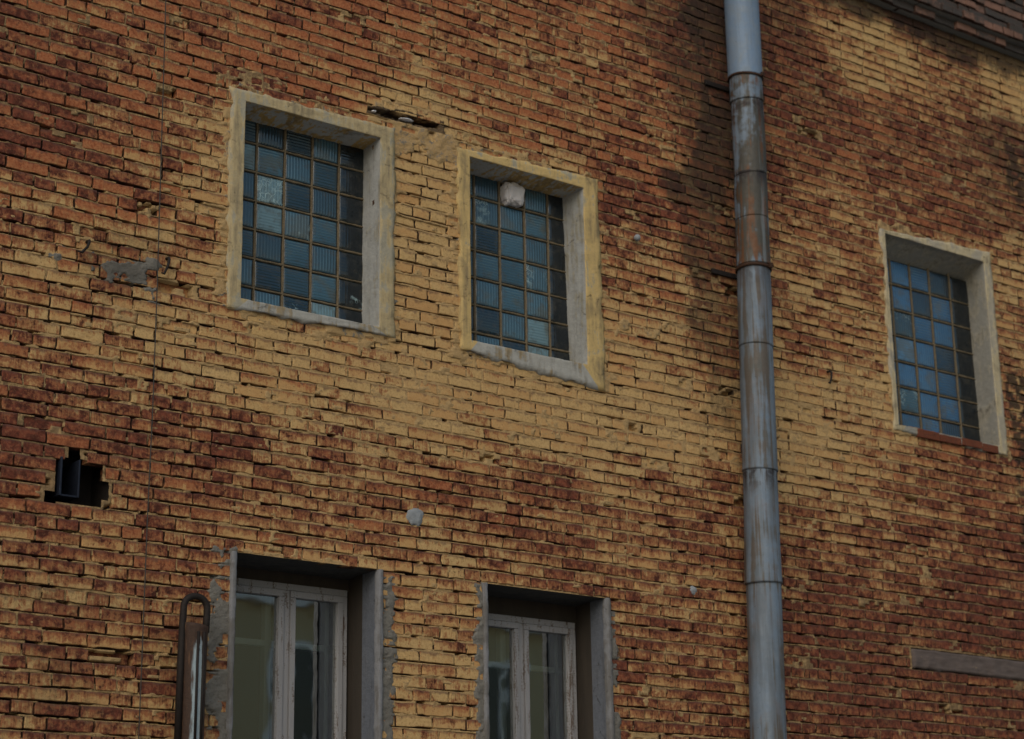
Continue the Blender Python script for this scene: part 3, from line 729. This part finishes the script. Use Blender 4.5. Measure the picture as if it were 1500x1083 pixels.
def casement(key, label, depth, mull, right, left, top, seed, ppane):
    x0, x1, z0, z1 = OPEN[key]
    inner = [(x0, z0), (x1, z0), (x1, z1), (x0, z1)]
    F = .052
    yf = depth
    fr = boxes('window', [(left, right, yf, yf + .09, top - .040, top), (left, left + .036, yf, yf + .09, z0, top - .041),
                          (right - .036, right, yf, yf + .09, z0, top - .041), (mull - .022, mull + .022, yf + .004, yf + .09, z0, top - .041)],
               M['wood'], B, label, bevel=.003)
    # sashes, each its own piece
    for a, b in ((left + .037, mull - .0225), (mull + .0225, right - .037)):
        t = top - .0415
        s = boxes('sash', [(a, b, yf - .012, yf + .035, t - .040, t - .001), (a, a + .036, yf - .012, yf + .035, z0 + .06, t - .0405),
                           (b - .036, b, yf - .012, yf + .035, z0 + .06, t - .0405), (a + .001, b - .001, yf - .012, yf + .035, z0 + .005, z0 + .0595)], M['wood'], fr, bevel=.004)
        vsn = [(a + .03, yf + .018, z0 + .05), (b - .03, yf + .018, z0 + .05), (b - .03, yf + .018, t - .03), (a + .03, yf + .018, t - .03)]
        me = bpy.data.meshes.new('pane'); me.from_pydata(vsn, [], [(0, 1, 2, 3)]); me.update()
        link('pane', me, M['pane'], fr, smooth=False)
    # inner window behind: stiles and a transom
    yi = yf + .12
    boxes('inner_frame', [(left, right, yi, yi + .045, 3.498, 3.535), (mull - .075, mull - .032, yi - .002, yi + .045, z0, top), (right - .085, right - .055, yi - .003, yi + .046, z0, top)],
          M['inner_wood'], fr, bevel=.003)
    # plaster reveal in front, grimy wooden box lining behind
    V, Q, mi = [], [], []
    def quad(p, m):
        nseg = 10
        a, b, c, d = [np.array(t, float) for t in p]
        i0 = len(V)
        for i in range(nseg + 1):
            for j in range(5):
                u, v = i / nseg, j / 4
                V.append(tuple((a * (1 - u) + b * u) * (1 - v) + (d * (1 - u) + c * u) * v))
        for i in range(nseg):
            for j in range(4):
                Q.append((i0 + i * 5 + j, i0 + (i + 1) * 5 + j, i0 + (i + 1) * 5 + j + 1, i0 + i * 5 + j + 1)); mi.append(m)
    ys = depth * .55
    zt = z1
    quad([(x1, -.016, z0), (x1, -.016, zt), (x1 + .006, ys, zt), (x1 + .006, ys, z0)], 0)
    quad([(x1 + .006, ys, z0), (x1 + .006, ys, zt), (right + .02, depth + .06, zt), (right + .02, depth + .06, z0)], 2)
    quad([(x0, -.016, z0), (x0, -.016, zt), (x0 - .01, ys, zt), (x0 - .01, ys, z0)], 0)
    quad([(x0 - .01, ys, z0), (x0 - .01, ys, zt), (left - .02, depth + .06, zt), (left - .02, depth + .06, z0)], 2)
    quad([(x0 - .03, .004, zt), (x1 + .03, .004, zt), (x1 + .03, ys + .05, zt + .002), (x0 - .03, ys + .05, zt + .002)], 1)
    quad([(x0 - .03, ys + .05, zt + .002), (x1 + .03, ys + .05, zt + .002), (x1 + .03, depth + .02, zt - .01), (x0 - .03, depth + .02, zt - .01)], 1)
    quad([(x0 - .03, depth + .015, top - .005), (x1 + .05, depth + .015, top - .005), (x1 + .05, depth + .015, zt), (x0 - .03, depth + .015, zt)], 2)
    quad([(x0 - .05, -.03, z0 - .02), (x1 + .05, -.03, z0 - .02), (x1 + .05, depth + .05, z0 + .004), (x0 - .05, depth + .05, z0 + .004)], 0)
    # raw cement arrises standing proud of the jambs
    me = mesh_np('reveal', V, Q, matidx=mi)
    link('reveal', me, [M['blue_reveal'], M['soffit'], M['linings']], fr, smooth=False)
    for s, x in ((-1, x0), (1, x1)):
        lst = []
        jbar(lst, (x + s * .008, z0), (x + s * .008, z1 - .002), .028, -.027, .05, seed + s)
        link('arris', mesh_np('arris', *merge(lst)), M['arris'], fr)
    return fr

casement('w4', 'lower casement window beside the rusty iron loop, white peeling frame', .32, 6.352, 6.782, 5.83, 3.862, 400, None)
casement('w5', 'lower casement window furthest from the iron loop, white frame in dark recess', .30, 8.100, 8.556, 7.62, 3.818, 500, None)
# ------------------------------------------------------------------ small things built into the wall
def tube(name, pts, rad, mat, parent=None, label=None, seg=12, caps=True):
    pts = [Vector(p) for p in pts]; n = len(pts)
    rad = rad if isinstance(rad, (list, tuple)) else [rad] * n
    V, Q = [], []
    up = None
    for i, p in enumerate(pts):
        t = (pts[min(i + 1, n - 1)] - pts[max(i - 1, 0)]).normalized()
        if up is None: up = t.orthogonal().normalized()
        a = (up - t * up.dot(t)).normalized(); b = t.cross(a); up = a
        for k in range(seg):
            c = 2 * math.pi * k / seg
            V.append(tuple(p + (a * math.cos(c) + b * math.sin(c)) * rad[i]))
    for i in range(n - 1):
        for k in range(seg):
            l = (k + 1) % seg
            Q.append((i * seg + k, i * seg + l, (i + 1) * seg + l, (i + 1) * seg + k))
    me = bpy.data.meshes.new(name)
    fc = [tuple(q) for q in Q]
    if caps: fc += [tuple(range(seg - 1, -1, -1)), tuple((n - 1) * seg + k for k in range(seg))]
    me.from_pydata(V, [], fc); me.update()
    return link(name, me, mat, parent, label)

def blob(name, c, r, mat, parent=None, label=None, seed=0, amp=.35, sub=3, freq=9., pw=1.):
    bm = bmesh.new(); bmesh.ops.create_icosphere(bm, subdivisions=sub, radius=1)
    for v in bm.verts:
        d = v.co.normalized()
        nn = fbm(np.array(d.x * freq / 6 + seed), np.array(d.z * freq / 6 + d.y * 1.7), 91 + seed, 3) - .5
        f = 1 + amp * 2 * float(nn)
        if pw != 1: f += .10 * (float(fbm(np.array(v.co.x * 7 + v.co.z * 5), np.array(v.co.z * 2.2), 99, 3)) - .5) * 2; d = Vector([math.copysign(abs(q) ** pw, q) for q in d])
        v.co = Vector((c[0] + d.x * r[0] * f, c[1] + d.y * r[1] * f, c[2] + d.z * r[2] * f))
    me = bpy.data.meshes.new(name); bm.to_mesh(me); bm.free()
    return link(name, me, mat, parent, label)

# round cement plug and smaller dab in the brickwork
blob('cement_plug', (7.06, .000, 4.297), (.062, .016, .058), M['cement'], B, 'round grey cement plug', 3, .30, 4, 16)
blob('cement_dab', (9.345, .002, 4.067), (.035, .012, .03), M['cement'], B, 'small grey cement dab', 5, .4, 3, 16)
# dark vent recess with its steel duct
hx0, hx1, hz0, hz1 = HOLES[5]
vt = boxes('vent', [(hx0 + .02, hx0 + .032, -.012, .22, hz0 + .035, hz1), (hx0 + .132, hx0 + .142, -.004, .22, hz0 + .035, hz1 - .002), (hx0 + .0325, hx0 + .1315, .002, .22, hz0 + .035, hz0 + .046)], M['duct'], B, 'black open vent hole with steel duct plates', bevel=.002)
o = boxes('recess', [(hx0 - .05, hx1 + .08, .24, .27, hz0 - .05, hz1 + .09), (hx0 - .09, hx0 - .07, .03, .24, hz0 - .05, hz1 + .09), (hx1 + .055, hx1 + .08, .03, .24, hz0 - .05, hz1 + .09),
                 (hx0 - .07, hx1 + .055, .03, .24, hz0 - .05, hz0 - .03), (hx0 - .006, hx1 + .055, .03, .24, hz1 + .08, hz1 + .09)], M['iron'], vt, bevel=0)
# concrete lintel low at the right
lx0, lx1, lz0, lz1 = HOLES[6]
V, Q = [], []
nx, nz = 110, 12
for i in range(nx + 1):
    for j in range(nz + 1):
        x = lx0 + (lx1 - lx0) * i / nx; z = lz0 + (lz1 - lz0) * j / nz
        e = .012 if 0 < i < nx and 0 < j < nz else -.03
        V.append((x, -e - .022 * float(fbm(np.array(x / .08), np.array(z / .05), 95, 4) - .5), z + (.034 * float(fbm(np.array(x / .11), np.array(j * .7), 96, 3) - .5) if j in (0, nz) else 0)))
link('lintel', mesh_np('lintel', V, grid_quads(nx + 1, nz + 1)), M['concrete'], B, 'rough concrete lintel low on the right')

# ------------------------------------------------------------------ drainpipe
def px(z): return 9.80 + (min(z, 7.2) - 3.63) * .0285
DP = root('drainpipe', (9.72, -.2, 0), 'tall grey zinc drainpipe with rust streaks running down the wall', 'drainpipe')
JZ = [10.5, 7.906, 7.708, 7.121, 6.780, 6.419, 5.819, 4.915, 4.126, 2.9, 1.5, .05]
JM = ['zinc_clean', 'zinc_rust', 'zinc_rust', 'zinc_rust', 'zinc_rust', 'zinc', 'zinc', 'zinc', 'zinc', 'zinc', 'zinc']
FL = [.130, .125, .1215, .1215, .1265, .1225, .1255, .130, .1245, .128, .128]       # flare at the lower lip of each section
for i in range(len(JZ) - 1):
    zt, zb = JZ[i] + (.0 if i == 0 else .05), JZ[i + 1]
    pts, rr = [], []
    zs_ = [zt, zt - .02, (zt * 2 + zb) / 3, (zt + 2 * zb) / 3, zb + .035, zb + .012, zb, zb, zb + .004]
    top_r = .1185 if i else .128
    rs_ = [top_r - .003, top_r, .1205 if i else .129, .1215 if i else .129, FL[i] - .002, FL[i], FL[i] - .0005, FL[i] - .007, FL[i] - .010]
    seg = 40
    V, Q = [], []
    for z, r in zip(zs_, rs_):
        for k in range(seg):
            a = 2 * math.pi * k / seg
            dent = 1 + (.018 if abs(a - math.radians(228)) < .05 else 0) + .034 * (float(fbm(np.array(math.cos(a) * 1.5 + i * 7), np.array(z / .35 + math.sin(a)), 97, 2)) - .5)
            V.append((px(z) + r * dent * math.cos(a), -.2 + r * dent * math.sin(a), z + (.006 * math.sin(a + i) if z < zb + .02 else 0)))
    for a in range(len(zs_) - 1):
        for k in range(seg):
            l = (k + 1) % seg
            Q.append((a * seg + k, a * seg + l, (a + 1) * seg + l, (a + 1) * seg + k))
    lab = {0: 'clean pale top section', 1: 'rust streaked collar', 2: 'rust streaked section', 3: 'rust streaked section'}.get(i)
    link('pipe_section', mesh_np('pipe_section', V, Q), M[JM[i]], DP, lab)
for z in (7.885, 6.405, 2.2):
    boxes('bracket', [(px(z) - .235, px(z) + .06, -.022, -.004, z - .018, z + .018), (px(z) - .012, px(z) + .012, -.082, -.0225, z - .015, z + .015)], M['iron'], DP, bevel=.003)
def clamp(z, r, h):
    seg = 40; V, Q = [], []
    for zz_, rr_ in ((z + h, r - .006), (z + h, r), (z, r), (z, r - .006)):
        for k in range(seg):
            a = 2 * math.pi * k / seg
            V.append((px(z) + rr_ * math.cos(a), -.2 + rr_ * math.sin(a), zz_ + .005 * math.sin(a * 2 + z)))
    for a in range(3):
        for k in range(seg): Q.append((a * seg + k, a * seg + (k + 1) % seg, (a + 1) * seg + (k + 1) % seg, (a + 1) * seg + k))
    cl = link('clamp', mesh_np('clamp', V, Q), M['rust'], DP)
    boxes('bolt', [(px(z) + .03, px(z) + .055, -.2 - r - .012, -.2 - r * .92, z - .004, z + h + .012)], M['rust'], cl, bevel=.003)
clamp(6.395, .1300, .022)
clamp(7.893, .1310, .014)

# ------------------------------------------------------------------ loose things on the wall
rg = root('rag', (8.0, .15, 6.59), 'crumpled white rag stuffed in a missing glass block', 'rag')
o = blob('cloth', (7.993, .175, 6.668), (.086, .055, .080), M['rag'], rg, None, 13, .22, 5, 14, .55)

wire = tube('cable', [(5.19, -.03, 9.05), (5.212, -.035, 7.25), (5.225, -.03, 6.15), (5.232, -.03, 5.45), (5.235, -.028, 4.7), (5.228, -.03, 4.06), (5.228, -.03, 3.2), (5.225, -.03, 2.0)], .0032, M['cable'])
tag(wire, 'thin dark cable hanging down the bricks left of the windows', 'cable')

def hook(name, x, z, label, s=1., drop=.07):
    pts = [(x + .02 * s, .03, z + .012), (x + .02 * s, -.03, z + .010), (x + .012 * s, -.048, z - .004), (x, -.05, z - drop * .5), (x - .028 * s, -.045, z - drop), (x - .05 * s, -.04, z - drop * .92)]
    o = tube(name, pts, [.009, .009, .009, .008, .008, .006], M['iron'], None, None, 8)
    return tag(o, label, 'wall hook')
hook('wall_hook', 4.775, 5.60, 'bent black iron hook beside the grey cement smear at far left', 1., .075)
hook('wall_hook', 5.285, 5.60, 'black iron hook beside the hanging cable', .7, .10)
hook('wall_hook', 10.775, 5.83, 'small black iron hook right of the drainpipe', .5, .09)

kn = root('insulator', (8.93, 0, 6.50), 'small pale grey knob on the bricks right of the rag window', 'knob')
blob('knob_head', (8.925, -.035, 6.497), (.022, .024, .024), M['cement'], kn, None, 21, .10, 3)
tube('stem', [(8.932, .03, 6.505), (8.927, -.03, 6.499)], .009, M['iron'], kn, None, 10)

for i, (x, z, s, lab) in enumerate(((6.735, 6.905, (.016, .02, .006), 'small white scrap lying at the left end of the crack'),
                               (6.985, 6.910, (.050, .03, .007), 'larger white scrap lying in the middle of the crack'))):
    tag(blob('white_scrap', (x, -.005, z), s, M['snow'], None, None, 31 + i, .35, 3), lab, 'scrap')

# rusty loop and pot at the lower left window
n = NT('rusty_pot_with_paint'); Pn = n.obj()
a1 = n.noise(Pn, 20, 5, .65); a2 = n.noise(Pn, 1, 4, .65, sc=(60, 60, 7)); a3 = n.noise(Pn, 70, 4, .7)
sx = n.n('ShaderNodeSeparateXYZ'); n.put(sx.inputs[0], Pn)
pm = n.mul(n.ss(n.add(n.math('SUBTRACT', 3.375, sx.outputs[2]), n.amp(a2, .28), n.amp(a1, .1)), 0., .05),
           n.ss(n.add(n.math('ABSOLUTE', n.math('SUBTRACT', sx.outputs[0], 5.492)), n.amp(a2, .05)), .026, .040, 1., 0.))
pc = n.mix(a3, (.020, .013, .010), (.070, .036, .022))
pc = n.mix(n.ss(a2, .55, .7), pc, (.11, .055, .028))
pc = n.mix(n.mul(pm, .9), pc, n.mix(a1, (.20, .28, .33), (.42, .50, .54)))
M['pot'] = n.done(pc, .7, n.bump(n.add(a1, a3), .8, .005), .3)
LP = root('iron_loop', (5.52, 0, 2.75), 'rusty iron loop over a dark pot smeared with white paint', 'iron fitting')
cxl, yl, zt = 5.490, -.13, 3.572
arc = []
for k in range(13):
    a = math.pi * k / 12
    arc.append((cxl - .073 * math.cos(a), yl - .004, zt + .062 * math.sin(a)))
pts = [(cxl - .082, yl, 2.80), (cxl - .078, yl, 3.30), (cxl - .076, yl, 3.45)] + arc + [(cxl + .073, yl, 3.50), (cxl + .070, yl, 3.44)]
tube('loop', pts, [.020, .020, .0195] + [.019] * 13 + [.0195, .0195], M['iron'], LP, None, 14)
pot = []
V, Q = [], []
seg = 32
prof = [(.030, 3.455), (.052, 3.462), (.066, 3.474), (.075, 3.472), (.075, 3.455), (.072, 3.42), (.071, 3.37), (.070, 3.30), (.069, 3.22), (.068, 3.06), (.066, 2.80), (.058, 2.76), (.02, 2.75)]
for r, z in prof:
    for k in range(seg):
        a = 2 * math.pi * k / seg
        V.append((cxl + .004 + r * math.cos(a), yl + r * .9 * math.sin(a), z + (.010 * math.cos(a * 1.) * -1 if z > 3.44 else 0)))
for i in range(len(prof) - 1):
    for k in range(seg): Q.append((i * seg + k, i * seg + (k + 1) % seg, (i + 1) * seg + (k + 1) % seg, (i + 1) * seg + k))
link('pot', mesh_np('pot', V, Q, ), M['pot'], LP)
for sx in (-.012, .024):
    tube('rod', [(cxl + sx, yl - .067, 3.43), (cxl + sx, yl - .064, 2.80)], .008, M['iron'], LP, None, 8)
boxes('mounting_arm', [(cxl - .02, cxl + .02, yl + .03, .02, 2.90, 2.94)], M['rust'], LP, bevel=.004)
boxes('paint_flap', [(cxl + .072, cxl + .118, -.05, -.044, 3.10, 3.330)], M['whitepaint'], LP, bevel=.002)

# ------------------------------------------------------------------ the yard and the house across it (seen in the lower panes)
V = [(-300, -300, 0), (300, -300, 0), (300, 300, 0), (-300, 300, 0)]
me = bpy.data.meshes.new('ground'); me.from_pydata(V, [], [(0, 1, 2, 3)]); me.update()
tag(link('ground', me, M['asphalt'], None, smooth=False), kind='structure')

H = root('house_opposite', (19.5, -22, 0), 'plain ochre plastered house across the yard, mirrored in the lower panes', 'house')
hx = [(15.2 + i * 2.45) for i in range(6)]
wl = []
boxes('wall', [(10, 30, -30, -22, 0, 8.3)], M['plaster'], H, bevel=0)
boxes('roof', [(9.8, 30.2, -30.2, -21.75, 8.3, 8.46)], M['trim'], H, bevel=0)
for x in hx:
    for z in (2.2, 5.7):
        wf = boxes('window', [(x - .55, x - .47, -21.999, -21.93, z, z + 1.9), (x + .47, x + .55, -21.999, -21.93, z, z + 1.9), (x - .469, x + .469, -21.999, -21.93, z + 1.82, z + 1.9),
                              (x - .65, x + .65, -21.999, -21.86, z - .08, z - .001), (x - .03, x + .03, -21.999, -21.94, z, z + 1.819)], M['trim'], H, bevel=0)
        boxes('glazing', [(x - .469, x - .031, -21.998, -21.97, z, z + 1.819), (x + .031, x + .469, -21.998, -21.97, z, z + 1.819)], M['darkglass'], wf, bevel=0)

# ------------------------------------------------------------------ sky, light, camera
W = bpy.data.worlds.new('World'); S.world = W; W.use_nodes = True
nt = W.node_tree
bg = nt.nodes['Background']
sky = nt.nodes.new('ShaderNodeTexSky'); sky.sky_type = 'NISHITA'; sky.sun_disc = False
SUN_EL, SUN_AZ = math.radians(36), math.radians(228)
sky.sun_elevation = SUN_EL; sky.sun_rotation = SUN_AZ
sky.air_density = 1.6; sky.dust_density = 1.5; sky.ozone_density = 1.0
nt.links.new(sky.outputs[0], bg.inputs[0]); bg.inputs[1].default_value = .09
sun = bpy.data.lights.new('sun', 'SUN'); sun.energy = 1.35; sun.angle = math.radians(50); sun.color = (1, .93, .82)
so = bpy.data.objects.new('sun', sun); COL.objects.link(so)
d = Vector((math.sin(SUN_AZ) * math.cos(SUN_EL), math.cos(SUN_AZ) * math.cos(SUN_EL), math.sin(SUN_EL)))
so.rotation_euler = d.to_track_quat('Z', 'Y').to_euler(); so.location = d * 60

cam = bpy.data.cameras.new('camera'); co_ = bpy.data.objects.new('camera', cam); COL.objects.link(co_)
R = Matrix(((.79293309, -.17243179, -.58440088), (-.60912205, -.24806726, -.75328147), (-.01508105, .95327326, -.30173275)))
mw = R.to_4x4()
mw.translation = Vector((0, -10.1, 1.6))
co_.matrix_world = mw
cam.sensor_width = 36; cam.lens = 3001.1 * 36 / 1500; cam.shift_y = -60 / 1500
cam.clip_end = 2000; cam.clip_start = .1
cam.dof.use_dof = True; cam.dof.focus_distance = 11.9; cam.dof.aperture_fstop = 2.0
S.camera = co_
S.view_settings.view_transform = 'Standard'; S.view_settings.look = 'None'
S.view_settings.exposure = 0.0; S.view_settings.gamma = 1
S.render.resolution_x = 1024; S.render.resolution_y = 739
S.cycles.use_denoising = True
